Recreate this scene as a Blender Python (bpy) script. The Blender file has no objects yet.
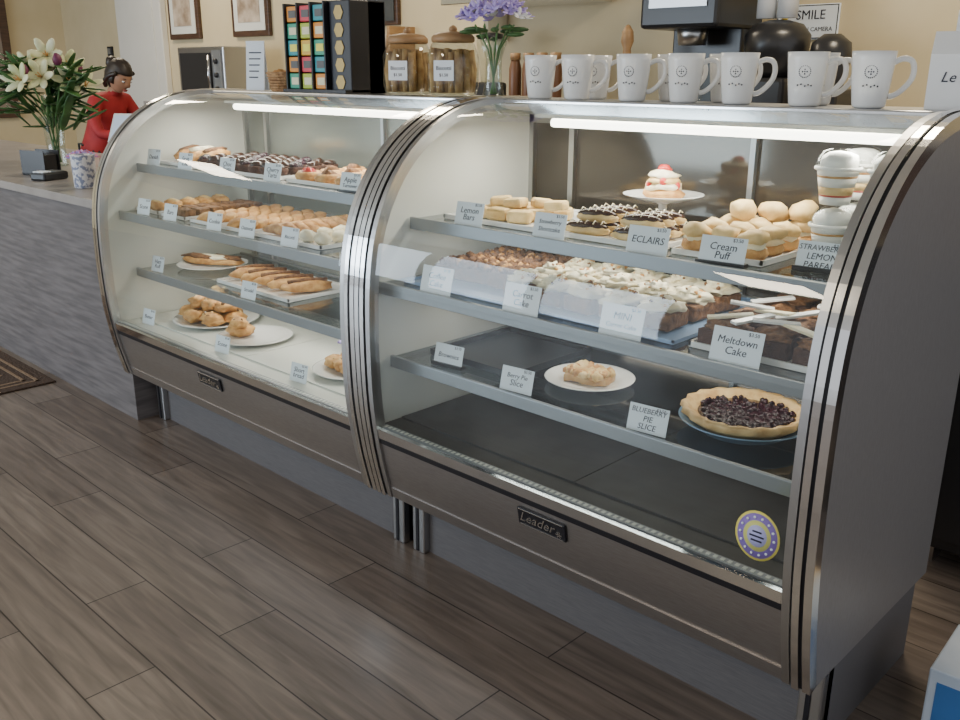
import bpy, bmesh, math, random
from mathutils import Matrix, Vector, noise, Euler
random.seed(4)
# ---------------------------------------------------------------- materials
MC={}
def mat(name,col,rough=.5,metal=0,emit=0,col2=None,scale=20,bump=0,stretch=(1,1,1),spec=.5,trans=0,detail=4,lo=.35,hi=.65,coat=0):
    if name in MC: return MC[name]
    m=bpy.data.materials.new(name);m.use_nodes=True
    nt=m.node_tree;b=nt.nodes['Principled BSDF']
    b.inputs['Base Color'].default_value=(*col,1);b.inputs['Roughness'].default_value=rough
    b.inputs['Metallic'].default_value=metal;b.inputs['Specular IOR Level'].default_value=spec
    b.inputs['Coat Weight'].default_value=coat
    b.inputs['Transmission Weight'].default_value=trans
    if emit: 
        b.inputs['Emission Color'].default_value=(*col,1);b.inputs['Emission Strength'].default_value=emit
    if col2 or bump:
        tc=nt.nodes.new('ShaderNodeTexCoord');mp=nt.nodes.new('ShaderNodeMapping')
        mp.inputs['Scale'].default_value=stretch
        nz=nt.nodes.new('ShaderNodeTexNoise');nz.inputs['Scale'].default_value=scale;nz.inputs['Detail'].default_value=detail
        nt.links.new(tc.outputs['Object'],mp.inputs['Vector']);nt.links.new(mp.outputs[0],nz.inputs['Vector'])
        if col2:
            cr=nt.nodes.new('ShaderNodeValToRGB')
            cr.color_ramp.elements[0].position=lo;cr.color_ramp.elements[1].position=hi
            cr.color_ramp.elements[0].color=(*col,1);cr.color_ramp.elements[1].color=(*col2,1)
            nt.links.new(nz.outputs['Fac'],cr.inputs['Fac']);nt.links.new(cr.outputs['Color'],b.inputs['Base Color'])
        if bump:
            bp=nt.nodes.new('ShaderNodeBump');bp.inputs['Strength'].default_value=bump;bp.inputs['Distance'].default_value=.01
            nt.links.new(nz.outputs['Fac'],bp.inputs['Height']);nt.links.new(bp.outputs[0],b.inputs['Normal'])
    MC[name]=m;return m
def glassmat(name,tint=(.93,.96,.95),refl=1.0,rough=.02,f0=.04,edge=.75):
    if name in MC: return MC[name]
    m=bpy.data.materials.new(name);m.use_nodes=True;nt=m.node_tree
    nt.nodes.clear();o=nt.nodes.new('ShaderNodeOutputMaterial');mx=nt.nodes.new('ShaderNodeMixShader')
    t=nt.nodes.new('ShaderNodeBsdfTransparent');t.inputs[0].default_value=(*tint,1)
    g=nt.nodes.new('ShaderNodeBsdfGlossy');g.inputs['Roughness'].default_value=rough
    g.inputs[0].default_value=(refl,refl,refl,1)
    lw=nt.nodes.new('ShaderNodeLayerWeight');lw.inputs['Blend'].default_value=.5
    pw=nt.nodes.new('ShaderNodeMath');pw.operation='POWER';pw.inputs[1].default_value=4.5
    ma=nt.nodes.new('ShaderNodeMath');ma.operation='MULTIPLY_ADD';ma.inputs[1].default_value=edge;ma.inputs[2].default_value=f0
    nt.links.new(lw.outputs['Facing'],pw.inputs[0]);nt.links.new(pw.outputs[0],ma.inputs[0])
    nt.links.new(ma.outputs[0],mx.inputs[0]);nt.links.new(t.outputs[0],mx.inputs[1]);nt.links.new(g.outputs[0],mx.inputs[2])
    nt.links.new(mx.outputs[0],o.inputs[0]);MC[name]=m;return m
steel=mat('brushed_steel',(.31,.285,.275),.33,.88,col2=(.39,.365,.35),scale=30,stretch=(1,40,40))
sidemat=mat('side_grey',(.24,.225,.22),.42,.5,col2=(.28,.265,.26),scale=25,stretch=(1,30,2))
kickm=mat('kick_grey',(.12,.115,.12),.5,.3,col2=(.155,.148,.152),scale=25,stretch=(1,30,30))
chrome=mat('chrome',(.72,.71,.70),.12,1)
alum=mat('aluminium',(.50,.50,.50),.3,1)
black=mat('black_trim',(.008,.008,.012),.35)
white=mat('white_enamel',(.72,.73,.68),.35)
porc=mat('white_porcelain',(.84,.84,.83),.15,coat=.3)
paper=mat('paper_white',(.80,.86,.92),.7)
ink=mat('ink',(.02,.02,.04),.6)
deckd=mat('deck_grey',(.055,.055,.058),.45,col2=(.075,.075,.08),scale=8)
glass=glassmat('thin_glass',(.90,.94,.93),1,.02,.05)
shelfg=glassmat('shelf_glass',(.62,.67,.70),1.0,.04,.08)
jarg=glassmat('jar_glass',(.86,.88,.86),1.0,.03,.06)
tube_m=mat('lamp_tube',(1,.96,.85),.5,emit=9)
backm=mat('rear_door_glass',(.10,.088,.075),.08,.6)
backl=mat('rear_door_pale',(.26,.28,.26),.15,.5)
railm=mat('rail_grey',(.32,.34,.36),.28,.6)
# ---------------------------------------------------------------- mesh builder
class MB:
    def __init__(s,name): s.n=name;s.v=[];s.f=[];s.mi=[];s.sm=[];s.mats=[]
    def idx(s,m):
        if m not in s.mats: s.mats.append(m)
        return s.mats.index(m)
    def add(s,vs,fs,m,M=None,smooth=True):
        o=len(s.v);k=s.idx(m)
        for v in vs:
            v=Vector(v); s.v.append(tuple(M@v) if M else tuple(v))
        for f in fs: s.f.append([i+o for i in f]);s.mi.append(k);s.sm.append(smooth)
        return s
    def frombm(s,bm,m,M=None,smooth=True):
        bm.verts.ensure_lookup_table();bm.verts.index_update()
        s.add([v.co.copy() for v in bm.verts],[[v.index for v in f.verts] for f in bm.faces],m,M,smooth);bm.free()
    def box(s,x0,x1,y0,y1,z0,z1,m,M=None,bev=0,nz=0,seed=0):
        bm=bmesh.new();bmesh.ops.create_cube(bm,size=1)
        if nz: bmesh.ops.subdivide_edges(bm,edges=bm.edges[:],cuts=5,use_grid_fill=True)
        for v in bm.verts: v.co=Vector(((x0+x1)/2+v.co.x*(x1-x0),(y0+y1)/2+v.co.y*(y1-y0),(z0+z1)/2+v.co.z*(z1-z0)))
        if nz:
            for v in bm.verts: v.co+=noise.noise_vector(v.co*25+Vector((seed,0,0)))*nz
        if bev: bmesh.ops.bevel(bm,geom=bm.edges[:],offset=bev,segments=2,affect='EDGES',profile=.5)
        s.frombm(bm,m,M,bool(nz));return s
    def lathe(s,prof,m,M=None,seg=24,wob=None,smooth=True,cap=True):
        vs=[];fs=[]
        for (r,z) in prof:
            for k in range(seg):
                a=2*math.pi*k/seg;rr=r*(1+wob(a,z)) if wob else r
                vs.append((rr*math.cos(a),rr*math.sin(a),z))
        for i in range(len(prof)-1):
            for k in range(seg):
                k2=(k+1)%seg;fs.append([i*seg+k,i*seg+k2,(i+1)*seg+k2,(i+1)*seg+k])
        if cap:
            fs.append(list(range(seg))[::-1]);n=(len(prof)-1)*seg;fs.append([n+k for k in range(seg)])
        s.add(vs,fs,m,M,smooth);return s
    def blob(s,c,r,m,nz=0,freq=3,sub=2,M=None,seed=0,rot=0):
        bm=bmesh.new();bmesh.ops.create_icosphere(bm,subdivisions=sub,radius=1)
        if not hasattr(r,'__len__'): r=(r,r,r)
        ca,sa=math.cos(rot),math.sin(rot)
        for v in bm.verts:
            p=v.co.copy()
            if nz: p*=1+nz*noise.noise(p*freq+Vector((seed*3.1,seed*1.7,seed)))*2
            p=Vector((p.x*r[0],p.y*r[1],p.z*r[2]));p=Vector((p.x*ca-p.y*sa,p.x*sa+p.y*ca,p.z))
            v.co=p+Vector(c)
        s.frombm(bm,m,M);return s
    def tube(s,pts,rad,m,seg=8,M=None):
        pts=[Vector(p) for p in pts];n=len(pts)
        if not hasattr(rad,'__len__'): rad=[rad]*n
        vs=[];fs=[];up=None
        for i,p in enumerate(pts):
            t=(pts[min(i+1,n-1)]-pts[max(i-1,0)]).normalized()
            if up is None:
                up=t.orthogonal().normalized()
            else: up=(up-t*up.dot(t)).normalized()
            b=t.cross(up)
            for k in range(seg):
                a=2*math.pi*k/seg;vs.append(p+(up*math.cos(a)+b*math.sin(a))*rad[i])
        for i in range(n-1):
            for k in range(seg):
                k2=(k+1)%seg;fs.append([i*seg+k,i*seg+k2,(i+1)*seg+k2,(i+1)*seg+k])
        fs.append(list(range(seg))[::-1]);fs.append([(n-1)*seg+k for k in range(seg)])
        s.add(vs,fs,m,M);return s
    def text(s,t,size,m,M,ext=.0004,shear=0):
        cu=bpy.data.curves.new('t','FONT');cu.body=t;cu.size=size;cu.align_x='CENTER';cu.align_y='CENTER';cu.extrude=ext;cu.shear=shear
        cu.resolution_u=2
        ob=bpy.data.objects.new('t',cu);bpy.context.scene.collection.objects.link(ob)
        dg=bpy.context.evaluated_depsgraph_get();dg.update();me=ob.evaluated_get(dg).to_mesh()
        s.add([v.co.copy() for v in me.vertices],[list(p.vertices) for p in me.polygons],m,M,False)
        ob.evaluated_get(dg).to_mesh_clear();bpy.data.objects.remove(ob);bpy.data.curves.remove(cu);return s
    def sweep(s,prof,x0,x1,off,th,m,smooth=True,sheet=False):
        P=[Vector((0,p[0],p[1])) for p in prof];n=len(P);vs=[];fs=[]
        for i in range(n):
            t=(P[min(i+1,n-1)]-P[max(i-1,0)]).normalized();nr=Vector((0,-t.z,t.y))
            if nr.dot(Vector((0,-1,.4)))<0: nr=-nr
            o=P[i]+nr*off;q=P[i]+nr*(off-th)
            vs+=[(x0,o.y,o.z),(x1,o.y,o.z)] if sheet else [(x0,o.y,o.z),(x1,o.y,o.z),(x1,q.y,q.z),(x0,q.y,q.z)]
        if sheet:
            s.add(vs,[[i*2,i*2+1,i*2+3,i*2+2] for i in range(n-1)],m,None,True);return s
        for i in range(n-1):
            a=i*4;b=a+4
            for k in range(4):
                k2=(k+1)%4;fs.append([a+k,a+k2,b+k2,b+k])
        fs.append([0,1,2,3]);fs.append([(n-1)*4+k for k in (3,2,1,0)])
        s.add(vs,fs,m,None,False);return s
    def obj(s,loc=(0,0,0),parent=None,rot=None,sc=None):
        me=bpy.data.meshes.new(s.n);me.from_pydata(s.v,[],s.f)
        for m in s.mats: me.materials.append(m)
        me.polygons.foreach_set('material_index',s.mi);me.polygons.foreach_set('use_smooth',s.sm);me.update()
        o=bpy.data.objects.new(s.n,me);bpy.context.scene.collection.objects.link(o);o.location=loc
        if rot: o.rotation_euler=rot
        if sc: o.scale=(sc,sc,sc)
        if parent: o.parent=parent
        return o
def empty(name,loc):
    e=bpy.data.objects.new(name,None);e.empty_display_size=.1;e.location=loc;bpy.context.scene.collection.objects.link(e);return e
def T(x,y,z,rz=0,rx=0,sc=1): return Matrix.Translation((x,y,z))@Matrix.Rotation(rz,4,'Z')@Matrix.Rotation(rx,4,'X')@Matrix.Scale(sc,4)
# ---------------------------------------------------------------- case profile
KP=[(0.70,1.43),(0.50,1.43),(0.38,1.418),(0.27,1.383),(0.17,1.325),(0.09,1.25),(0.03,1.16),(-0.01,1.06),(-0.03,.95),(-.037,.83),(-.037,.70),(-.032,.58),(-.02,.48),(0.0,.37),(0.03,.25)]
def catmull(P,n=4):
    out=[]
    for i in range(len(P)-1):
        p0=Vector(P[max(i-1,0)]);p1=Vector(P[i]);p2=Vector(P[i+1]);p3=Vector(P[min(i+2,len(P)-1)])
        for k in range(n):
            t=k/n;out.append(tuple(.5*((2*p1)+(-p0+p2)*t+(2*p0-5*p1+4*p2-p3)*t*t+(-p0+3*p1-3*p2+p3)*t**3)))
    out.append(tuple(P[-1]));return out
catmull3=catmull
PR=catmull(KP)
ZG=.48;ZB=.25;ZT=1.43;D=.72
def ycut(z): 
    q=[p for p in PR if p[0]<.4]
    for a,b in zip(q,q[1:]):
        if a[1]>=z>=b[1]: return a[0]+(b[0]-a[0])*(a[1]-z)/(a[1]-b[1]+1e-9)
    return 0
glassP=[p for p in PR if p[1]>=ZG-.005]
panelP=[p for p in PR if p[1]<=ZG+.01]
def case(x0,W,left,shelves,deckm,backmat,lamps):
    e=empty('bakery_display_case',(x0,0,0))
    for nm,xa,xb in (('end_panel_1',.004,.022),('end_panel_2',W-.022,W-.004)):
        b=MB(nm);poly=[(p[0],p[1]) for p in PR]+[(D,ZB)]
        poly=[(min(p[0],D),p[1]-.002) for p in poly];poly[0]=(D,ZT)
        n=len(poly);vs=[(xa,y,z) for y,z in poly]+[(xb,y,z) for y,z in poly]
        ia = nm.endswith('2')
        b.add(vs[:n],[list(range(n))],white if ia else sidemat,smooth=False)
        b.add(vs[n:],[list(range(n))[::-1]],sidemat if ia else white,smooth=False)
        b.add(vs,[[i,(i+1)%n,n+(i+1)%n,n+i] for i in range(n)],sidemat,smooth=False)
        b.obj(parent=e)
    for k,(xa,s) in enumerate(((0,1),(W,-1))):
        b=MB('frame_trim_%d'%(k+1))
        def seg(a,c,off,th,m):
            u,v=sorted((xa+s*a,xa+s*c));b.sweep(PR,u,v,off,th,m)
        seg(0,.018,.012,.03,chrome);seg(.018,.026,.006,.02,black);seg(.026,.042,.014,.03,chrome);seg(.042,.048,.005,.02,black);seg(.048,.066,.010,.035,alum)
        b.obj(parent=e)
    b=MB('curved_glass');b.sweep(glassP,.055,W-.055,0,.005,glass,sheet=True);b.obj(parent=e)
    b=MB('front_panel');b.sweep(panelP,.05,W-.05,.002,.015,steel)
    q=catmull([(ycut(ZG),ZG+.012),(ycut(ZG-.03),ZG-.018)],2);b.sweep(q,.05,W-.05,.010,.012,chrome)
    q=[(ycut(ZG-.03),ZG-.02),(ycut(ZG-.045),ZG-.038)];b.sweep(q,.05,W-.05,.006,.012,black)
    q=[(ycut(.285),.285),(ycut(.25),.25)];b.sweep(q,.05,W-.05,.006,.012,steel)
    b.obj(parent=e)
    b=MB('vent_strip');b.box(.06,W-.06,-.012,.012,ZG+.0,ZG+.014,railm)
    n=int((W-.14)/.018)
    for i in range(n): b.box(.07+i*.018,.07+i*.018+.009,-.006,.006,ZG+.0137,ZG+.0152,white)
    b.obj(parent=e)
    b=MB('logo_badge');bx=W*(.49 if not left else .46);zb=.40;yy=ycut(zb)
    th=math.atan2(ycut(.37)-ycut(.43),.06)
    M=Matrix.Translation((bx,yy-.003,zb))@Matrix.Rotation(th*1.0,4,'X')
    b.box(-.08,.08,-.006,0,-.026,.026,black,M,bev=.002)
    for a in (-.023,.023): b.box(-.074,.074,-.0075,-.005,a-.0012,a+.0012,chrome,M)
    b.text('Leader',.042,chrome,M@Matrix.Translation((-.016,-.0075,.001))@Matrix.Rotation(math.pi/2,4,'X'),shear=.4)
    for k in range(3): b.box(-.010,.010,-.0085,-.0065,-.0014,.0014,chrome,M@Matrix.Translation((.060,0,-.008))@Matrix.Rotation(k*math.pi/3,4,'Y'))
    b.obj(parent=e)
    b=MB('deck');b.box(.02,W-.02,.02,D-.02,ZG-.02,ZG,deckm)
    b.box(.03,W*.5-.002,.10,D-.05,ZG,ZG+.006,deckm);b.box(W*.5+.002,W-.03,.10,D-.05,ZG,ZG+.006,deckm);b.obj(parent=e)
    b=MB('underbody');b.box(.02,W-.02,.03,D,ZB,ZB+.02,kickm);b.obj(parent=e)
    b=MB('top_panel');b.box(0,W,.52,D+.06,ZT-.03,ZT+.008,alum,bev=.004);b.box(.05,W-.05,.515,.53,ZT-.035,ZT+.003,chrome);b.obj(parent=e)
    b=MB('rear_doors');b.box(.02,W-.02,D-.012,D-.004,ZG,ZT-.03,backmat)
    for xx in (.03,.20,W-.03): b.box(xx-.010,xx+.010,D-.03,D-.012,ZG,ZT-.03,alum)
    b.box(W*.58-.008,W*.58+.008,D-.03,D-.012,ZG,ZT-.03,railm)
    b.box(.02,W-.02,D-.03,D-.012,ZT-.07,ZT-.03,alum);b.box(.02,W-.02,D-.012,D,ZB,ZG,sidemat);b.obj(parent=e)
    b=MB('kick_base');b.box(.02,W-.02,.17,D-.02,0,ZB,kickm)
    for xx in (.02,W-.075): 
        b.box(xx,xx+.055,.145,.2,0,ZB,alum,bev=.004);b.box(xx+.018,xx+.030,.142,.15,0.005,ZB,black)
    b.obj(parent=e)
    b=MB('lamp_tube');b.tube([(.28,.50,1.375),(W-.12,.50,1.375)],.013,tube_m)
    b.box(.22,W-.09,.485,.515,1.388,1.398,white);b.obj(parent=e)
    for i,(z,yf,yb) in enumerate(shelves):
        b=MB('shelf_%d'%(i+1));b.box(.03,W-.03,yf,yb,z-.008,z,shelfg)
        b.box(.03,W-.03,yf-.012,yf,z-.03,z+.006,railm,bev=.002);b.box(.03,W-.03,yb,yb+.01,z-.02,z+.005,alum)
        for xx in (.03,W-.045): b.box(xx,xx+.015,yf,D-.03,z-.022,z-.008,alum)
        b.obj(parent=e)
    def lamp(nm,y,z,pw,sx):
        l=bpy.data.lights.new(nm,'AREA');l.shape='RECTANGLE';l.size=sx;l.size_y=.04;l.energy=pw;l.color=(1,.93,.80)
        o=bpy.data.objects.new(nm,l);o.location=(W/2,y,z);o.parent=e;bpy.context.scene.collection.objects.link(o)
    k=W/1.43
    lamp('case_lamp_1',.42,1.36,lamps[0]*k,W-.3)
    for i,(z,yf,yb) in enumerate(shelves):
        if lamps[i+1]: lamp('case_lamp_%d'%(i+2),.3,z-.03,lamps[i+1]*k,W-.3)
    return e
SR=[(1.10,.16,.62),(.925,.03,.62),(.69,.07,.62)]
SL=[(1.14,.17,.62),(.95,.07,.62),(.70,.12,.62)]
WR=1.43;WL=1.73
caseL=case(-WL-.004,WL,True,SL,white,backl,(8,2.3,2.2,2.6))
caseR=case(0,WR,False,SR,deckd,backm,(8,2.2,2.2,.5))
# ---------------------------------------------------------------- room
def floor_mat():
    m=bpy.data.materials.new('plank_floor');m.use_nodes=True;nt=m.node_tree;b=nt.nodes['Principled BSDF'];L=nt.links.new
    tc=nt.nodes.new('ShaderNodeTexCoord');br=nt.nodes.new('ShaderNodeTexBrick')
    br.offset=.37;br.inputs['Scale'].default_value=1;br.inputs['Brick Width'].default_value=1.15;br.inputs['Row Height'].default_value=.19
    br.inputs['Mortar Size'].default_value=.0022;br.inputs['Mortar Smooth'].default_value=.1
    br.inputs['Color1'].default_value=(.145,.118,.102,1);br.inputs['Color2'].default_value=(.215,.182,.158,1);br.inputs['Mortar'].default_value=(.028,.02,.017,1);br.inputs['Bias'].default_value=0
    mp=nt.nodes.new('ShaderNodeMapping');mp.inputs['Scale'].default_value=(1.3,16,1)
    nz=nt.nodes.new('ShaderNodeTexNoise');nz.inputs['Scale'].default_value=2.2;nz.inputs['Detail'].default_value=8;nz.inputs['Distortion'].default_value=.6
    cr=nt.nodes.new('ShaderNodeValToRGB');cr.color_ramp.elements[0].position=.3;cr.color_ramp.elements[1].position=.75
    cr.color_ramp.elements[0].color=(.62,.59,.57,1);cr.color_ramp.elements[1].color=(1.32,1.28,1.24,1)
    mx=nt.nodes.new('ShaderNodeMix');mx.data_type='RGBA';mx.blend_type='MULTIPLY';mx.inputs[0].default_value=1
    L(tc.outputs['Object'],br.inputs['Vector']);L(tc.outputs['Object'],mp.inputs['Vector']);L(mp.outputs[0],nz.inputs['Vector']);L(nz.outputs['Fac'],cr.inputs['Fac'])
    L(br.outputs['Color'],mx.inputs[6]);L(cr.outputs['Color'],mx.inputs[7]);L(mx.outputs[2],b.inputs['Base Color'])
    bp=nt.nodes.new('ShaderNodeBump');bp.inputs['Strength'].default_value=.15;bp.inputs['Distance'].default_value=.005
    L(nz.outputs['Fac'],bp.inputs['Height']);L(bp.outputs[0],b.inputs['Normal'])
    b.inputs['Roughness'].default_value=.36
    return m
wallm=mat('wall_cream',(.60,.50,.31),.8,col2=(.64,.54,.35),scale=3)
ceilm=mat('ceiling_white',(.7,.68,.62),.9,col2=(.74,.72,.66),scale=4)
wood=mat('dark_wood',(.05,.025,.015),.4,col2=(.09,.045,.025),scale=8,stretch=(1,1,10))
b=MB('floor');b.box(-9.5,4,-6,3.3,-.05,0,floor_mat());b.obj()
b=MB('wall_back');b.box(-9.5,4,3.2,3.3,0,3.1,wallm);b.obj()
b=MB('wall_left');b.box(-9.6,-9.5,-6,3.3,0,3.1,wallm);b.obj()
b=MB('ceiling');b.box(-9.6,4,-6,3.3,3.1,3.15,ceilm);b.obj()
lam=mat('grey_laminate',(.095,.087,.09),.5,col2=(.16,.146,.148),scale=4,stretch=(1.2,1,14),detail=6)
lamt=mat('grey_countertop',(.27,.25,.24),.3,col2=(.33,.31,.30),scale=6)
b=MB('service_counter');b.box(-6.5,-WL-.02,.06,1.1,0,.945,lam);b.box(-6.5,-WL-.015,.03,1.12,.945,.985,lamt,bev=.004);b.obj()
cream=mat('door_white',(.70,.68,.62),.5,col2=(.72,.70,.65),scale=5)
b=MB('door_1');b.box(-7.97,-7.0,3.13,3.199,0,2.5,cream,bev=.01)
for z0,z1 in ((.15,.95),(1.1,2.3)): b.box(-7.82,-7.15,3.12,3.13,z0,z1,cream,bev=.004)
b.lathe([(.001,0),(.03,.0),(.03,.05),(.001,.05)],chrome,T(-7.1,3.12,1.0,0,math.pi/2));b.obj()
b=MB('baseboard_back');b.box(-6.95,4,3.18,3.199,0,.12,cream);b.obj()
b=MB('window_1');gw=mat('window_brown',(.10,.075,.06),.15,col2=(.28,.22,.17),scale=1.5)
b.box(-9.499,-9.42,-.4,2.55,1.0,2.75,wood,bev=.01);b.box(-9.42,-9.41,-.3,2.45,1.1,2.65,gw);b.box(-9.42,-9.40,1.0,1.06,1.1,2.65,wood);b.obj()
def frame(name,x0,x1,z0,z1,c1,c2,matte=True):
    b=MB(name);b.box(x0,x1,3.16,3.199,z0,z1,wood,bev=.008)
    if matte: b.box(x0+.05,x1-.05,3.155,3.16,z0+.05,z1-.05,white)
    b.box(x0+(.12 if matte else .03),x1-(.12 if matte else .03),3.15,3.155,z0+(.12 if matte else .03),z1-(.12 if matte else .03),mat(name+'_art',c1,.6,col2=c2,scale=6));return b
frame('framed_picture',-6.9,-6.33,1.82,2.5,(.25,.18,.12),(.6,.5,.4)).obj()
frame('framed_picture',-5.74,-5.15,1.82,2.5,(.12,.16,.2),(.5,.4,.3)).obj()
b=frame('chalkboard_sign',-4.0,-3.45,1.86,2.5,(.03,.035,.035),(.05,.055,.055),False)
for i in range(3): b.text(('Today','Soup','$4.50')[i],.09,paper,Matrix.Translation((-3.72,3.148,2.2-.11*i))@Matrix.Rotation(math.pi/2,4,'X'),shear=.2)
b.obj()
RX=Matrix.Rotation(math.pi/2,4,'X')
b=MB('camera_notice_sign');b.box(-.41,-.07,3.185,3.199,1.69,1.865,paper,bev=.004)
b.box(-.405,-.075,3.183,3.185,1.695,1.860,black);b.box(-.40,-.08,3.181,3.183,1.70,1.855,paper)
b.lathe([(.001,0),(.022,0),(.022,.003),(.001,.003)],mat('smiley_yellow',(.9,.65,.05),.5),T(-.36,3.181,1.81,0,math.pi/2),seg=20)
b.text('SMILE',.065,ink,Matrix.Translation((-.22,3.180,1.81))@RX,ext=.001);b.text("YOU'RE ON CAMERA",.030,ink,Matrix.Translation((-.24,3.180,1.74))@RX,ext=.001);b.obj()
b=MB('wall_thermostat');b.box(-8.35,-8.25,3.17,3.199,1.6,1.78,black,bev=.006);b.box(-8.33,-8.27,3.165,3.17,1.7,1.76,railm);b.obj()
b=MB('back_counter');b.box(-6.2,3.5,2.5,3.17,0,1.22,wood)
b.box(-6.22,3.52,2.47,3.19,1.22,1.26,lamt,bev=.004)
for i in range(12): b.box(-6.15+i*.8,-5.40+i*.8,2.485,2.5,.1,1.15,wood,bev=.004)
b.obj()
darkpl=mat('dark_plastic',(.02,.02,.022),.3)
b=MB('microwave_oven');b.box(-5.75,-5.0,2.6,3.0,1.261,1.72,alum,bev=.01);b.box(-5.70,-5.2,2.59,2.6,1.32,1.67,darkpl);b.box(-5.17,-5.03,2.59,2.6,1.3,1.69,railm)
b.tube([(-5.19,2.57,1.35),(-5.19,2.56,1.5),(-5.19,2.57,1.65)],.01,chrome)
for i in range(3): b.lathe([(.001,0),(.022,0),(.02,.02),(.001,.02)],darkpl,T(-5.1,2.59,1.38+.11*i,0,math.pi/2),seg=16)
b.obj()
b=MB('coffee_brewer');b.box(-.90,-.44,2.65,3.1,1.261,1.34,darkpl,bev=.01);b.box(-.88,-.46,2.92,3.1,1.34,1.8,darkpl,bev=.01);b.box(-.90,-.44,2.62,3.1,1.74,2.12,darkpl,bev=.02)
b.box(-.84,-.50,2.612,2.62,1.84,2.05,alum);b.lathe([(.06,1.34),(.075,1.40),(.07,1.50),(.045,1.56),(.05,1.58)],jarg,T(-.67,2.78,0));b.lathe([(.07,1.66),(.085,1.76)],alum,T(-.67,2.78,0))
b.obj()
b=MB('coffee_grinder');b.box(-.32,-.10,2.7,2.95,1.261,1.5,darkpl,bev=.02);b.lathe([(.09,1.5),(.12,1.53),(.155,1.62),(.16,1.70),(.12,1.75),(.05,1.77),(.001,1.77)],darkpl,T(-.21,2.82,0));b.obj()
b=MB('coffee_grinder');b.box(-.03,.17,2.7,2.95,1.261,1.45,darkpl,bev=.02);b.lathe([(.07,1.45),(.08,1.5),(.10,1.60),(.09,1.66),(.04,1.70),(.001,1.70)],darkpl,T(.07,2.82,0));b.obj()
b=MB('storage_canister')
for x in (-.30,-.19): b.lathe([(.05,1.78),(.05,1.93),(.052,1.935),(.052,1.95),(.02,1.96),(.001,1.96)],porc,T(x+.02,2.82,0),seg=20)
b.obj()
b=MB('steel_range_hood');b.box(-2.45,-1.55,2.75,3.19,1.98,2.4,alum,bev=.01);b.box(-2.5,-1.5,2.70,3.19,1.93,1.98,chrome,bev=.005);b.box(-2.4,-2.36,3.0,3.19,1.72,1.93,chrome);b.obj()
spice=mat('spice_brown',(.16,.07,.03),.4);brass=mat('oak',(.30,.17,.075),.5,col2=(.40,.24,.11),scale=10,stretch=(1,1,5))
for i in range(4):
    b=MB('spice_bottle');b.lathe([(.03,0),(.038,.01),(.038,.28),(.028,.32),(.026,.33)],spice,seg=16);b.lathe([(.032,.33),(.032,.37),(.001,.371)],brass,seg=12);b.obj((-1.80+.105*i,2.65,1.261))
b=MB('pepper_mill');b.lathe([(.035,0),(.04,.02),(.025,.1),(.038,.2),(.03,.32),(.02,.38),(.035,.42),(.03,.47),(.012,.50),(.001,.505)],brass);b.obj((-.97,2.62,1.261))
b=MB('glass_blender');b.box(-.08,.08,-.08,.08,0,.2,darkpl,bev=.02);b.lathe([(.06,.2),(.09,.45),(.085,.46)],jarg);b.lathe([(.085,.46),(.08,.49),(.03,.5),(.001,.5)],darkpl);b.obj((-2.15,2.8,1.261))
b=MB('wooden_wall_shelf');b.box(-4.0,-3.3,2.95,3.199,1.66,1.69,brass);b.box(-4.0,-3.97,2.95,3.199,1.69,1.84,brass);b.box(-3.33,-3.3,2.95,3.199,1.69,1.84,brass)
for i in range(5): b.lathe([(.04,1.69),(.045,1.70),(.045,1.78),(.03,1.8),(.001,1.8)],[porc,spice,alum,porc,brass][i],T(-3.88+.12*i,3.06,0),seg=16)
b.obj()
# camera
cd=bpy.data.cameras.new('cam');cam=bpy.data.objects.new('camera',cd);bpy.context.scene.collection.objects.link(cam)
a=math.radians(46.12);t=math.radians(17.395);r=math.radians(.278)
Fv=Vector((-math.cos(a),math.sin(a),0));Rv=Vector((math.sin(a),math.cos(a),0));Zv=Vector((0,0,1))
fw=math.cos(t)*Fv-math.sin(t)*Zv;up=math.sin(t)*Fv+math.cos(t)*Zv
R2=math.cos(r)*Rv+math.sin(r)*up;U2=-math.sin(r)*Rv+math.cos(r)*up
Mx=Matrix((R2,U2,-fw)).transposed().to_4x4();Mx.translation=(2.063,-1.662,1.512);cam.matrix_world=Mx
cd.sensor_width=36;cd.lens=914/960*36;cd.clip_start=.05;bpy.context.scene.camera=cam
w=bpy.data.worlds.new('w');bpy.context.scene.world=w;w.use_nodes=True;w.node_tree.nodes['Background'].inputs[0].default_value=(.90,.94,1,1);w.node_tree.nodes['Background'].inputs[1].default_value=.95
def area(nm,loc,rot,sx,sy,pw,col=(1,1,1)):
    l=bpy.data.lights.new(nm,'AREA');l.shape='RECTANGLE';l.size=sx;l.size_y=sy;l.energy=pw;l.color=col
    o=bpy.data.objects.new(nm,l);o.location=loc;o.rotation_euler=rot;bpy.context.scene.collection.objects.link(o)
for i,x in enumerate((-6.6,-4.9,-3.2)):
    area('window_daylight_%d'%i,(x,-5.8,1.55),(math.radians(90),0,0),1.45,2.0,95,(.72,.86,1))
for i,(x,y) in enumerate(((-6,1.9),(-2.5,1.9),(.8,1.9),(-5,-1.5),(-.5,-3.2))):
    area('ceiling_light_%d'%i,(x,y,3.05),(0,0,0),.6,.6,44,(1,.86,.64))
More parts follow.
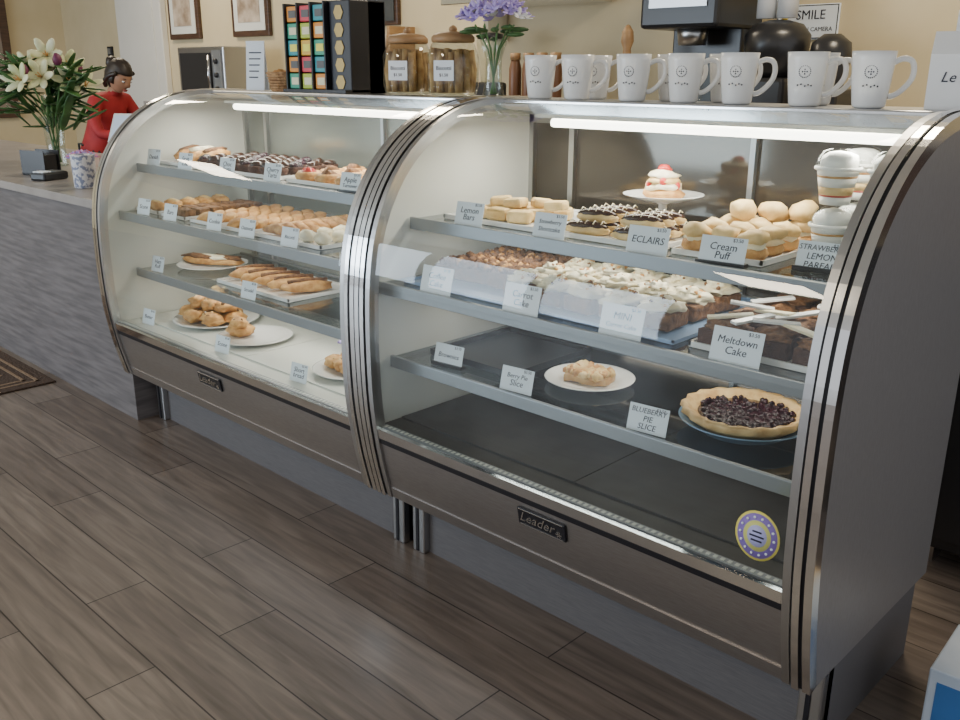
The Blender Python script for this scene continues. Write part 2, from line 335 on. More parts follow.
# ---------------------------------------------------------------- mugs
def mug(name,x,y,z,rz):
    b=MB(name)
    b.lathe([(.028,0),(.034,.002),(.036,.008),(.041,.05),(.046,.105),(.0475,.122),(.0455,.122),(.043,.105),(.038,.05),(.030,.012),(.001,.010)],porc,seg=32)
    pts=[(.042,0,.098),(.06,0,.106),(.078,0,.102),(.085,0,.085),(.082,0,.062),(.066,0,.040),(.050,0,.028),(.038,0,.025)]
    b.tube(catmull3(pts),.0065,porc,seg=10)
    ca=-1.75
    for k in range(20):
        a1=2*math.pi*k/20;u=math.cos(a1)*.013;v=math.sin(a1)*.013
        an=ca+u/.044;b.blob((.0437*math.cos(an),.0437*math.sin(an),.078+v),.0016,ink,sub=1)
    for u,v in ((0,0),(.005,0),(-.005,0),(0,.005),(0,-.005),(-.014,-.03),(-.006,-.028),(.003,-.032),(.010,-.029),(.017,-.031)):
        an=ca+u/.043;b.blob((.0428*math.cos(an),.0428*math.sin(an),.078+v),.0022,ink,sub=1)
    return b.obj((x,y,z),rot=(0,0,rz),sc=1.05)
ZM=ZT+.0085
for x in (.145,.29,.49,.66,.82,1.005,1.165): mug('coffee_mug',x,.595,ZM,.5)
for x in (.27,.55,.72,.98): mug('coffee_mug',x,.71,ZM,.6)
# ---------------------------------------------------------------- food materials
gold=mat('pastry_gold',(.45,.20,.05),.6,col2=(.70,.40,.14),scale=35,bump=.6)
pale=mat('pastry_pale',(.62,.40,.14),.6,col2=(.80,.60,.30),scale=25,bump=.3)
brown=mat('cake_brown',(.11,.045,.015),.7,col2=(.26,.12,.045),scale=60,bump=1)
choc=mat('chocolate',(.04,.017,.01),.25)
chocs=mat('chocolate_sponge',(.055,.022,.014),.8,col2=(.10,.042,.025),scale=60,bump=.8)
creamm=mat('cream_frosting',(.80,.70,.45),.5,col2=(.88,.82,.64),scale=30,bump=.4)
whip=mat('whipped_cream',(.84,.83,.78),.55,col2=(.88,.87,.84),scale=25,bump=.3)
straw=mat('strawberry_red',(.5,.03,.02),.3)
berry=mat('berry_filling',(.012,.004,.010),.18,col2=(.04,.008,.018),scale=70,bump=1)
crust=mat('pie_crust',(.52,.29,.10),.6,col2=(.74,.52,.25),scale=25,bump=.5)
bluerefl=mat('blue_reflection_tint',(.28,.42,.66),.35)  # bluish reflection over the middle shelf, put into the tray colour
bluepan=mat('blue_enamel',(.22,.34,.48),.25)
def R(a,b): return random.uniform(a,b)
def tray(b,x0,x1,y0,y1,z,m=porc,h=.014):
    b.box(x0,x1,y0,y1,z,z+.005,m,bev=.002)
    for q in ((x0,x1,y0,y0+.006),(x0,x1,y1-.006,y1),(x0,x0+.006,y0,y1),(x1-.006,x1,y0,y1)): b.box(*q,z+.004,z+h,m)
def plate(b,x,y,z,r,m=porc): b.lathe([(.5*r,0),(.55*r,.003),(.7*r,.006),(r,.017),(r*1.01,.019),(r*.98,.0195),(.7*r,.010),(.6*r,.007),(.001,.007)],m,T(x,y,z),seg=40)
def crumbs(b,x0,x1,y0,y1,z,n,m,s=.005):
    for i in range(n):
        b.blob((R(x0,x1),R(y0,y1),z+R(-.002,.004)),s*R(.6,1.5),m,sub=1,nz=.2,seed=i)
def scone(b,x,y,z,r,seed,m=gold):
    b.blob((x,y,z+r*.45),(r,r*.8,r*.5),m,nz=.2,freq=2.2,seed=seed,rot=R(0,3),sub=3)
    for k in range(4): b.blob((x+R(-.5,.5)*r,y+R(-.5,.5)*r,z+r*.8),r*.16,brown if k%2 else pale,nz=.2,sub=1,seed=k)
def eclair(b,x,y,z,L,rot):
    b.blob((x,y,z+.018),(L/2,.02,.018),pale,rot=rot,nz=.05)
    b.blob((x,y,z+.026),(L/2*.94,.018,.014),choc,rot=rot,nz=.04)
    for k in range(5):
        d=(k-2)*L*.17;cx=x+d*math.cos(rot);cy=y+d*math.sin(rot)
        b.tube([(cx+.014*math.sin(rot),cy-.014*math.cos(rot),z+.035),(cx,cy,z+.0415),(cx-.014*math.sin(rot)+.004,cy+.014*math.cos(rot),z+.035)],.0016,creamm,seg=5)
# ---- right case shelf 1
z=1.101
b=MB('lemon_bar_tray');tray(b,.10,.46,.22,.58,z)
for i in range(3):
    for j in range(3): b.box(-.036,.036,-.026,.026,0,.036,pale,T(.185+.078*i+.02*j,.29+.066*j,z+.006,.3+R(-.25,.25)),bev=.010)
for i in range(4): b.box(-.032,.032,-.024,.024,0,.028,pale,T(.23+.06*i,.34+R(-.02,.04),z+.040,R(0,1.2))@Matrix.Rotation(R(-.2,.2),4,'Y'),bev=.009)
b.obj()
b=MB('eclair_tray');tray(b,.53,.85,.22,.435,z)
for i in range(2):
    for j in range(4): eclair(b,.61+.15*i,.25+.052*j,z+.006,.13,.25)
for i in range(2):
    for j in range(3): eclair(b,.62+.14*i,.28+.05*j,z+.036,.12,.3)
b.obj()
b=MB('cream_puff_tray');tray(b,.88,1.12,.225,.58,z)
for i in range(3):
    for j in range(4):
        x=.925+.074*i;y=.27+.08*j;b.blob((x,y,z+.022),(.036,.036,.022),gold,nz=.12,seed=i*5+j);b.blob((x,y,z+.038),(.03,.03,.014),creamm,nz=.2,freq=6,seed=j);b.blob((x,y,z+.055),(.034,.034,.021),pale,nz=.22,seed=i+j*7)
for i in range(3):
    x=.955+.06*i;y=.43+.04*i;b.blob((x,y,z+.090),(.036,.036,.028),pale,nz=.2,seed=i*3+40)
b.obj()
b=MB('cake_stand_dessert');b.lathe([(.06,0),(.05,.006),(.012,.02),(.012,.07),(.03,.08)],porc,T(.67,.51,z));plate(b,.67,.51,z+.08,.11)
cx,cy=.67,.51
b.blob((cx,cy,z+.10),(.06,.055,.02),gold,nz=.1);b.blob((cx,cy,z+.118),(.055,.05,.018),creamm,nz=.25,freq=5)
b.blob((cx,cy,z+.135),(.048,.045,.013),pale,nz=.1,seed=4);b.blob((cx,cy,z+.15),(.04,.038,.015),creamm,nz=.3,freq=5,seed=7)
for k in range(5): b.blob((cx+.04*math.cos(k*1.3),cy+.04*math.sin(k*1.3),z+.123+.012*(k%3)),(.010,.010,.012),straw)
b.blob((cx,cy,z+.166),(.02,.016,.012),straw,nz=.2);b.obj()
cup=glassmat('plastic_cup',(.95,.96,.96),1,.15,.03,.25)
def parfait(x,y,z):
    b=MB('layered_parfait_cup')
    for k in range(2):
        o=z+k*.129
        b.lathe([(.033,0),(.048,.08)],cup,T(x,y,o),seg=24,cap=False)
        for q,(m,z0,z1) in enumerate(((whip,.002,.02),(straw,.02,.024),(pale,.024,.042),(whip,.042,.062),(gold,.062,.067),(whip,.067,.082))):
            r0=.032+.014*z0/.08;r1=.032+.014*z1/.08;b.lathe([(.001,z0),(r0,z0),(r1,z1),(.001,z1)],m,T(x,y,o),seg=24)
        b.lathe([(.050,.08),(.051,.085),(.047,.105),(.035,.120),(.018,.126)],cup,T(x,y,o),seg=24,cap=False)
        b.lathe([(.0485,.078),(.052,.080),(.052,.085),(.0485,.087)],whip,T(x,y,o),seg=24,cap=False)
        b.blob((x,y,o+.094),(.044,.044,.029),whip,nz=.12,freq=4,seed=k)
    b.obj()
for x,y in ((1.19,.41),(1.31,.41),(1.19,.54),(1.31,.54)): parfait(x,y,z)
# ---- right shelf 2
z=.926
b=MB('reflection_tinted_tray');tray(b,.08,1.0,.075,.58,z,bluerefl,.01);b.obj()  # tray painted blue to stand in for the reflected light
z2=z+.0105
b=MB('crumb_cake_slab');b.box(.10,.40,.18,.50,z2,z2+.035,brown,nz=.008)
crumbs(b,.11,.39,.19,.49,z2+.04,300,brown,.010);crumbs(b,.11,.39,.19,.49,z2+.043,60,gold,.008);b.obj()
b=MB('frosted_carrot_cake_squares')
for i in range(5):
    for j in range(3):
        x=.475+.108*i+R(-.004,.004);y=.17+.125*j+R(-.004,.004);rr=R(-.15,.15)
        b.box(-.046,.046,-.05,.05,0,.040,brown,T(x,y,z2,rr),bev=.006)
        b.blob((x,y,z2+.048),(.050,.052,.015),creamm,nz=.35,freq=2.5,seed=i*3+j,sub=3,rot=rr)
        b.blob((x+R(-.01,.01),y,z2+.060),(.028,.028,.013),creamm,nz=.4,freq=3,seed=i*3+j+50,sub=3)
        for k in range(14): 
            aa=R(0,6.28);q=R(0,.038);b.blob((x+q*math.cos(aa),y+q*math.sin(aa),z2+.073-q*.42),R(.0035,.007),gold if k%3 else brown,sub=1,nz=.2,seed=k)
b.obj()
b=MB('meltdown_cake_tray');tray(b,1.03,1.375,.09,.58,z)
for i in range(3):
    for j in range(4):
        x=1.09+.112*i;y=.15+.112*j;b.box(x-.046,x+.046,y-.046,y+.046,z+.006,z+.045,chocs,nz=.005,seed=i*4+j)
        b.blob((x,y,z+.05),(.046,.046,.014),brown,nz=.3,freq=3,seed=i+j*3,sub=3)
for i in range(11):
    M=T(1.09+.055*(i%5),.16+.10*(i//4),z+.070+.003*(i%3),.4+R(-.8,.8))@Matrix.Rotation(R(-.2,.2),4,'Y');b.box(-.05,.05,-.012,.012,-.003,.003,porc if i%3 else creamm,M,bev=.001)
b.obj()
# ---- right shelf 3
z=.691
b=MB('dark_baking_pan');tray(b,.10,.44,.16,.52,z,darkpl,.02);b.obj()
b=MB('crumble_pie_plate');plate(b,.61,.29,z,.125)
b.box(-.06,.06,-.042,.042,0,.018,crust,T(.61,.29,z+.008,.3),nz=.008);crumbs(b,.55,.67,.25,.33,z+.032,100,pale,.010);crumbs(b,.55,.67,.25,.33,z+.034,60,gold,.009);b.obj()
b=MB('berry_pie');M=T(1.09,.27,z)
b.lathe([(.10,0),(.105,.002),(.145,.030),(.155,.032),(.153,.035),(.10,.008),(.001,.006)],bluepan,M,seg=48)
b.lathe([(.10,.01),(.135,.034),(.148,.046),(.145,.058),(.130,.056),(.120,.042)],crust,M,seg=72,wob=lambda a,q:(.035*math.sin(18*a) if q>.04 else 0))
b.lathe([(.125,.040),(.08,.046),(.001,.047)],berry,M,seg=40)
for i in range(160):
    aa=R(0,6.28);rr=.116*math.sqrt(R(0,1));b.blob((1.09+rr*math.cos(aa),.27+rr*math.sin(aa),z+.045),R(.006,.009),berry,sub=1)
b.obj()
b=MB('stacked_pastry_plate');tray(b,1.265,1.385,.36,.58,z)
for k in range(3): b.box(1.275,1.375,.375,.52,z+.008+.02*k,z+.026+.02*k,(pale,gold,pale)[k],nz=.004,seed=k)
b.obj()
# ---- left shelf 1
z=1.141
b=MB('fruit_loaf_plate');tray(b,-1.68,-1.42,.24,.54,z)
for i in range(3): b.blob((-1.61+.07*i,.36+.02*i,z+.035),(.032,.09,.03),gold,nz=.15,seed=i,rot=.3);b.blob((-1.61+.07*i,.36+.02*i,z+.055),(.022,.07,.018),brown if i!=1 else creamm,nz=.3,freq=5,seed=i,rot=.3)
b.obj()
b=MB('chocolate_tart_tray');tray(b,-1.38,-.78,.23,.56,z)
for i in range(8):
    for j in range(4):
        x=-1.34+.074*i;y=.275+.076*j;b.lathe([(.001,0),(.024,0),(.033,.028),(.029,.032),(.001,.03)],chocs,T(x,y,z+.006),seg=16);b.blob((x,y,z+.040),(.026,.026,.016),choc if (i+j)%4 else berry,nz=.25,freq=5,seed=i+j)
b.obj()
b=MB('danish_pastry_plate');tray(b,-.72,-.22,.23,.56,z)
for i in range(4):
    for j in range(3):
        x=-.65+.115*i;y=.285+.10*j;b.lathe([(.001,0),(.045,.002),(.05,.020),(.038,.034),(.001,.026)],gold,T(x,y,z+.006),seg=20,wob=lambda a,q:.06*math.sin(5*a));b.blob((x,y,z+.036),(.026,.026,.016),brown if (i+j)%3 else straw,nz=.3)
b.obj()
# ---- left shelf 2
z=.951
def pt(name,x,kind):
    b=MB(name)
    x0,x1,y0,y1=x-.095,x+.095,.13,.54
    tray(b,x0,x1,y0,y1,z)
    if kind=='cookie':
        for i in range(2):
            for j in range(7):
                M=T(x-.042+.084*i,.17+.052*j,z+.014,0,.5);b.lathe([(.036,0),(.041,.006),(.032,.014),(.001,.017)],gold,M,seg=18,wob=lambda a,q:.05*math.sin(3*a))
    if kind=='bar':
        for i in range(2):
            for j in range(6): b.box(-.036,.036,-.022,.022,0,.03,brown,T(x-.042+.084*i,.17+.062*j,z+.006,R(-.15,.15)),nz=.004,seed=j)
    if kind=='biscotti':
        for j in range(8): b.tube([(x-.07,.17+.044*j,z+.022),(x,.18+.044*j,z+.03),(x+.07,.17+.044*j,z+.022)],[.012,.02,.012],gold)
    if kind=='cream':
        for i in range(2):
            for j in range(5): b.blob((x-.042+.084*i,.18+.072*j,z+.026),(.034,.028,.022),creamm,nz=.15,seed=j)
    if kind=='danish':
        for j in range(5): b.blob((x,.18+.075*j,z+.024),(.07,.03,.02),gold,nz=.12,seed=j);b.blob((x,.18+.075*j,z+.036),(.045,.014,.012),pale,nz=.2,seed=j)
    b.obj()
pt('danish_tray',-1.60,'danish');pt('brownie_bar_tray',-1.38,'bar');pt('cookie_tray',-1.15,'cookie');pt('cookie_tray',-.93,'cookie');pt('biscotti_tray',-.71,'biscotti');pt('meringue_tray',-.49,'cream')
# ---- left shelf 3
z=.701
b=MB('sandwich_roll_plate');plate(b,-1.50,.36,z,.15)
for i in range(3): b.blob((-1.55+.05*i,.33+.03*i,z+.03),(.10,.032,.02),gold,nz=.08,seed=i,rot=.35);b.blob((-1.55+.05*i,.33+.03*i,z+.045),(.09,.026,.012),creamm if i==1 else brown,nz=.3,freq=6,seed=i,rot=.35)
b.obj()
b=MB('strudel_tray');tray(b,-1.22,-.72,.21,.52,z)
for i in range(5): b.blob((-1.15+.09*i,.35,z+.03),(.034,.11,.025),gold,nz=.15,seed=i,rot=-.35);b.tube([(-1.15+.09*i-.03,.28,z+.05),(-1.15+.09*i,.35,z+.056),(-1.15+.09*i+.03,.42,z+.05)],.009,brown)
b.obj()
# ---- left deck
z=ZG+.0065
b=MB('scone_plate');plate(b,-1.40,.30,z,.18)
for i,(dx,dy,dz) in enumerate(((-.11,-.05,0),(-.02,-.09,0),(.08,-.07,0),(.12,.02,0),(-.06,.04,0),(.03,.05,0),(-.07,-.03,.045),(.02,-.02,.045),(.08,.0,.045),(-.01,.02,.085))): scone(b,-1.40+dx,.30+dy,z+.012+dz,.055,i)
b.obj()
b=MB('scone_plate');plate(b,-1.04,.26,z,.15);scone(b,-1.10,.23,z+.010,.055,21);scone(b,-1.09,.22,z+.045,.045,22);b.obj()
lil=mat('lilac_petal',(.35,.25,.62),.6,col2=(.52,.42,.78),scale=20)
b=MB('shortbread_plate');plate(b,-.43,.28,z,.15)
for i in range(5): scone(b,-.49+.05*(i%3),.24+.06*(i//3),z+.012,.045,30+i)
for k in range(6): b.blob((-.47+.016*math.cos(k*1.05),.27+.016*math.sin(k*1.05),z+.105),(.011,.011,.006),lil,sub=1)
b.tube([(-.47,.27,z+.02),(-.47,.27,z+.10)],.0015,crust,seg=5);b.obj()
# ---------------------------------------------------------------- price cards
def card(x,y,z,txt,w=.10,h=.066,rz=0,holder=False):
    b=MB('price_card');M=Matrix.Rotation(math.radians(-14),4,'X')
    b.box(-w/2,w/2,-.0008,.0008,0,h,paper,M)
    lines=txt.split('|');n=len(lines)
    for i,t in enumerate(lines):
        b.text(t,min(.024 if n<3 else .02,w*1.55/max(4,len(t))),ink,M@Matrix.Translation((0,-.0012,h*(.56-.29*(i-(n-1)/2)-.06)))@RX,ext=.0003,shear=.15)
    b.text('$3.50',.011,ink,M@Matrix.Translation((w*.3,-.0012,h*.9))@RX,ext=.0002)
    b.box(-.012,.012,0,.018,0,.004,darkpl if holder else porc)
    if holder: b.box(-w/2-.004,w/2+.004,-.006,.016,0,.010,darkpl)
    b.obj((x,y,z),rot=(0,0,rz))
for x,y,t,h in ((.245,.175,'Lemon|Bars',0),(.54,.175,'Strawberry|Shortcake',0),(.845,.175,'ECLAIRS',0),(1.045,.175,'Cream|Puff',1),(1.235,.265,'STRAWBERRY|LEMON|PARFAIT',1)): card(x,y,1.101,t,w=.11 if x>.8 else .10,holder=bool(h),rz=.08)
for x,t in ((.25,'Coffee|Cake'),(.565,'Carrot|Cake'),(.875,'MINI|Carrot Cake'),(1.17,'Meltdown|Cake')): card(x,.040,.927,t,w=.115,h=.075,rz=.05)
for x,y,t,h in ((.225,.11,'Brownies',1),(.515,.085,'Berry Pie|Slice',0),(.935,.085,'BLUEBERRY|PIE|SLICE',0)): card(x,y,.691,t,holder=bool(h),w=.105,rz=.1)
for x,t in ((-1.62,'Danish'),(-1.36,'Fruit|Loaf'),(-1.05,'Choc|Tarts'),(-.75,'Cherry|Tarts'),(-.31,'Apple|Turnover')): card(x,.19,1.141,t,w=.09,rz=.1,holder=x>-.4)
for x,t in ((-1.55,'Scone'),(-1.33,'Bars'),(-1.0,'Cookie'),(-.78,'Oatmeal'),(-.52,'Biscotti')): card(x,.09,.951,t,w=.085,rz=.1)
for x,t in ((-1.58,'Ham|Roll'),(-.88,'Strudel')): card(x,.14,.701,t,w=.085,rz=.1)
for x,t in ((-1.58,'Butter'),(-.99,'Scone'),(-.49,'Short|bread')): card(x,.075,ZG+.001,t,w=.085,rz=.1)
# sticker
b=MB('round_window_sticker');zz=.60;yy=ycut(.60)-.003;sx=1.30
M=Matrix.Translation((sx,yy,zz))@RX
for r0,m,d in ((.050,mat('sticker_yellow',(.80,.70,.15),.5),0),(.045,mat('sticker_violet',(.25,.17,.5),.5),.0006),(.031,mat('sticker_green',(.65,.65,.2),.5),.0012),(.022,mat('sticker_lilac',(.45,.45,.75),.5),.0018)):
    b.lathe([(.001,0),(r0,0),(r0,.0006),(.001,.0006)],m,M@Matrix.Translation((0,0,d))@Matrix.Scale(1.12,4,(0,1,0)),seg=28)
for k in range(14): b.blob(M@Vector((.038*math.cos(k*.449),.042*math.sin(k*.449),.002)),.0032,paper,sub=1)
for dz,wd in ((.010,.010),(0,.016),(-.010,.012)): b.box(-wd,wd,-.002,.002,dz-.0015,dz+.0015,ink,Matrix.Translation((sx,yy-.0025,zz)))
b.obj()
# ---------------------------------------------------------------- things on top of the left case
cols=[(.04,.35,.22),(.45,.55,.05),(.75,.28,.03),(.65,.05,.08),(.03,.30,.35),(.75,.45,.05)]
b=MB('tea_box_display');x0=-1.135;x9=-.755;HH=.33
b.box(x0-.02,x9,.66,.74,ZM,ZM+HH,black);b.box(x0-.02,x9,.54,.74,ZM,ZM+.012,black)
for i in range(3):
    for j in range(5):
        q=(j*2+i)%6;m=mat('tea_%d'%q,cols[q],.4);xa=x0+.085*i;za=ZM+.014+.062*j
        b.box(xa,xa+.078,.56,.66,za,za+.057,m,bev=.003);b.box(xa+.015,xa+.06,.5585,.56,za+.015,za+.042,mat('tea_lab_%d'%(j%3),[(.8,.75,.5),(.1,.1,.1),(.85,.8,.1)][j%3],.5))
for i in range(4): b.box(x0-.010+.085*i,x0-.002+.085*i,.55,.74,ZM,ZM+HH,black)
xb=x0+.258
b.box(xb,x9,.57,.74,ZM,ZM+HH,black,bev=.004)
for j in range(5): b.lathe([(.022,0),(.028,0),(.028,.003),(.022,.003)],mat('gold_foil',(.35,.25,.10),.3,.8),T(xb+.06,.57,ZM+.04+.062*j,0,math.pi/2),seg=6,smooth=False)
b.obj()
wick=mat('wicker',(.30,.15,.06),.7,col2=(.5,.3,.14),scale=60,bump=1)
b=MB('wicker_basket')
for k in range(7): b.lathe([(.06+.003*k,.011*k),(.066+.003*k,.011*k+.005),(.06+.003*k,.011*k+.011),(.056+.003*k,.011*k+.005)],wick,seg=28,wob=lambda a,q,p=k:.03*math.sin(14*a+p*math.pi),cap=False)
b.lathe([(.001,0),(.062,0),(.062,.005),(.001,.005)],wick)
for k in range(7): b.blob((.035*math.cos(k),.035*math.sin(k),.065),(.02,.02,.022),gold,nz=.2,seed=k)
b.obj((-1.26,.63,ZM))
b=MB('folded_menu_card');b.box(-.045,.045,-.02,-.017,0,.20,paper,Matrix.Rotation(-.1,4,'X'));b.box(-.045,.045,.017,.02,0,.20,paper,Matrix.Rotation(.1,4,'X'))
for k in range(5): b.box(-.03,.015+.004*k,-.0215,-.0205,.05+.025*k,.055+.025*k,ink,Matrix.Rotation(-.1,4,'X'))
b.obj((-1.46,.62,ZM),rot=(0,0,.4))
bis=mat('biscotti_tan',(.36,.20,.07),.7,col2=(.58,.38,.16),scale=30,bump=.5)
def jar(x):
    b=MB('biscotti_jar');S=Matrix.Diagonal((1.22,1.22,1.12,1))
    b.lathe([(.055,0),(.066,.006),(.072,.03),(.072,.12),(.060,.15),(.055,.155)],jarg,S,seg=28,cap=False)
    b.lathe([(.001,.003),(.06,.004),(.06,.008),(.001,.008)],jarg,S,seg=24)
    b.lathe([(.057,.155),(.060,.158),(.060,.170),(.050,.180),(.015,.186),(.001,.187)],brass,S,seg=24);b.blob((0,0,.192),.012,brass,M=S)
    for k in range(34):
        aa=k*2.4;rr=.058*math.sqrt((k+.5)/34);px,py=rr*math.cos(aa),rr*math.sin(aa)
        b.tube([(px,py,.01),(px*1.05,py*1.05,.075),(px*.95,py*.95,.125+R(0,.015))],[.008,.011,.008],bis,M=S)
    b.box(-.035,.035,-.0925,-.090,.05,.115,paper);b.text('Biscotti',.018,ink,Matrix.Translation((0,-.093,.09))@RX);b.text('$1.50',.014,ink,Matrix.Translation((0,-.093,.068))@RX)
    b.obj((x,.62,ZM),rot=(0,0,.45))
jar(-.495);jar(-.265)
leaf=mat('leaf_green',(.02,.07,.015),.5,col2=(.06,.15,.035),scale=12)
stem=mat('stem_green',(.08,.20,.05),.5)
water=glassmat('vase_glass',(.85,.9,.88),1,.02,.07)
def petalflower(b,c,d,r,m,n=6,cen=None):
    d=Vector(d).normalized();q=d.to_track_quat('Z','Y').to_matrix().to_4x4();M=Matrix.Translation(c)@q
    for k in range(n):
        Mk=M@Matrix.Rotation(2*math.pi*k/n,4,'Z')@Matrix.Rotation(-.55,4,'Y')
        b.blob((r*.55,0,0),(r*.55,r*.24,r*.07),m,M=Mk,sub=2)
    if cen: 
        for k in range(4): b.tube([(0,0,0),(r*.12*math.cos(k*1.6),r*.12*math.sin(k*1.6),r*.5)],.003,cen,seg=5,M=M)
b=MB('lilac_flower_vase')
b.lathe([(.032,0),(.036,.005),(.028,.05),(.026,.12),(.040,.16),(.046,.18)],water,seg=24,cap=False);b.lathe([(.001,.002),(.034,.003)],water,seg=24)
for k in range(9):
    aa=k*.7;b.tube([(.01*math.cos(aa+3),.01*math.sin(aa+3),.01),(.02*math.cos(aa),.02*math.sin(aa),.15),(.07*math.cos(aa),.06*math.sin(aa),.225)],.0025,stem,seg=6)
for k in range(60):
    aa=k*2.4;rr=.105*math.sqrt((k+.5)/60);h=.29-4.0*rr*rr+R(-.012,.015);petalflower(b,(rr*math.cos(aa),rr*math.sin(aa),h),(rr*math.cos(aa)*6,rr*math.sin(aa)*6-.3,.7),.030,lil if k%5 else porc,5)
for k in range(12):
    aa=k*.53+.2;b.blob((.080*math.cos(aa),.080*math.sin(aa),.20+R(-.02,.02)),(.035,.014,.008),leaf,rot=aa)
b.obj((-.095,.64,ZM))
b=MB('gable_gift_box');b.box(-.09,.09,-.05,.05,0,.12,porc)
vs=[(-.09,-.05,.12),(.09,-.05,.12),(.09,.05,.12),(-.09,.05,.12),(-.09,-.004,.17),(.09,-.004,.17),(.09,.004,.17),(-.09,.004,.17)]
b.add(vs,[[0,1,5,4],[2,3,7,6],[1,2,6,5],[3,0,4,7],[4,5,6,7]],porc,smooth=False)
b.box(-.05,.05,-.004,.004,.17,.182,porc);b.box(-.05,-.035,-.004,.004,.18,.205,porc);b.box(.035,.05,-.004,.004,.18,.205,porc);b.box(-.05,.05,-.004,.004,.2,.215,porc)
b.text('Le Bakery',.032,ink,Matrix.Translation((0,-.0512,.07))@RX,shear=.3);b.text('cafe',.02,ink,Matrix.Translation((0,-.0512,.035))@RX,shear=.3)
b.obj((1.365,.67,ZM),rot=(0,0,.25))
# ---------------------------------------------------------------- left counter things
zc=.986
lily=mat('lily_white',(.74,.74,.55),.5,col2=(.60,.64,.32),scale=6)
bud=mat('burgundy_bud',(.14,.02,.07),.5)
b=MB('lily_bouquet_vase')
b.lathe([(.055,0),(.06,.01),(.05,.1),(.055,.2),(.075,.28)],water,seg=24,cap=False);b.lathe([(.001,.003),(.057,.004)],water)
for k in range(14):
    aa=k*.9;b.tube([(.02*math.cos(aa+2),.02*math.sin(aa+2),.02),(.04*math.cos(aa),.04*math.sin(aa),.26),(.16*math.cos(aa),.16*math.sin(aa),.45)],.004,stem,seg=6)
for k in range(12):
    aa=k*2.4;rr=.20*math.sqrt((k+.5)/12);petalflower(b,(rr*math.cos(aa),rr*math.sin(aa),.59-rr*.6+R(-.03,.05)),(math.cos(aa)+.6,math.sin(aa)-1.0,.7),.10,lily,6,gold)
for k in range(150):
    aa=k*2.1;rr=.28*math.sqrt(R(.05,1));Mk=T(rr*math.cos(aa),rr*math.sin(aa),.40+R(-.18,.22)*(1.2-rr*2),aa)@Matrix.Rotation(R(-1.0,.5),4,'Y');b.blob((0,0,0),(.09,.026,.006),leaf,M=Mk)
for k in range(5):
    aa=k*1.3;b.blob((.17*math.cos(aa),.17*math.sin(aa),.53+R(0,.08)),(.025,.025,.035),bud,nz=.1)
b.obj((-3.50,.55,zc))
b=MB('patterned_tin_cup');b.lathe([(.045,0),(.05,.004),(.054,.15),(.056,.155),(.052,.155),(.046,.01),(.001,.008)],mat('pattern_cup',(.75,.75,.78),.4,col2=(.25,.28,.40),scale=45,lo=.5,hi=.56),seg=28);b.obj((-2.33,.20,zc))
b=MB('lilac_flower_pot');b.lathe([(.03,0),(.04,.06),(.042,.062),(.038,.062),(.001,.055)],porc)
for k in range(26):
    aa=k*2.4;rr=.06*math.sqrt((k+.5)/26);petalflower(b,(rr*math.cos(aa),rr*math.sin(aa),.15-rr*.4),(rr*math.cos(aa)*9,rr*math.sin(aa)*9,.8),.028,lil if k%3 else mat('pink_petal',(.7,.25,.4),.6),5)
b.tube([(0,0,.05),(0,0,.14)],.014,stem);b.obj((-2.50,.27,zc))
b=MB('point_of_sale_tablet');b.lathe([(.07,0),(.075,.01),(.02,.02),(.015,.16)],porc);M=T(0,0,.22,.5)@Matrix.Rotation(-.5,4,'X')
b.box(-.13,.13,-.008,.008,-.09,.09,porc,M,bev=.006);b.box(-.115,.115,-.010,-.008,-.075,.075,mat('screen_blue',(.45,.52,.62),.2,emit=.5),M);b.obj((-3.05,.80,zc))
b=MB('card_terminal');b.box(-.05,.05,-.08,.08,0,.04,darkpl,bev=.01);b.box(-.04,.04,-.0,.06,.04,.043,railm)
for i in range(3):
    for j in range(3): b.box(-.035+.025*i,-.018+.025*i,-.07+.02*j,-.057+.02*j,.04,.045,paper)
b.obj((-2.80,.22,zc),rot=(0,0,.4))
b=MB('napkin_holder');b.box(-.09,.09,-.05,.05,0,.012,darkpl);b.box(-.09,.09,-.05,-.045,0,.13,darkpl);b.box(-.09,.09,.045,.05,0,.13,darkpl);b.box(-.08,.08,-.04,.04,.012,.11,darkpl,bev=.004);b.obj((-3.05,.28,zc),rot=(0,0,.3))
b=MB('tip_jar');b.lathe([(.04,0),(.045,.005),(.045,.1),(.04,.11)],jarg,cap=False);b.lathe([(.001,.004),(.04,.004),(.04,.05),(.001,.05)],leaf);b.obj((-2.72,.50,zc))
b=MB('paper_stack')
for k in range(6): b.box(-.10,.10,-.14,.14,.003*k,.003*k+.0025,paper,Matrix.Rotation(R(-.1,.1),4,'Z'))
b.obj((-2.35,.55,zc))
b=MB('soap_dispenser');b.lathe([(.03,0),(.033,.005),(.033,.11),(.015,.13),(.012,.15)],porc,seg=20);b.tube([(0,0,.15),(0,0,.18),(.03,0,.182),(.045,0,.175)],.006,darkpl);b.obj((-2.66,.33,zc))
b=MB('paper_cup');b.lathe([(.03,0),(.042,.11),(.043,.115),(.001,.118)],porc,seg=24);b.lathe([(.037,.035),(.0405,.08)],spice,seg=24,cap=False);b.obj((-2.55,.62,zc))
matm=mat('doormat_brown',(.05,.03,.02),.95,col2=(.08,.05,.035),scale=80,bump=1);matb=mat('doormat_tan',(.25,.17,.11),.95,bump=1,scale=80)
b=MB('doormat');b.box(-3.75,-2.55,-.95,.02,0.0,.010,matm,bev=.003)
for o in (.06,.11):
    for q in ((-3.75+o,-2.55-o,-.95+o,-.95+o+.015),(-3.75+o,-2.55-o,.02-o-.015,.02-o),(-3.75+o,-3.735+o,-.95+o,.02-o),(-2.565-o,-2.55-o,-.95+o,.02-o)): b.box(*q,.009,.012,matb)
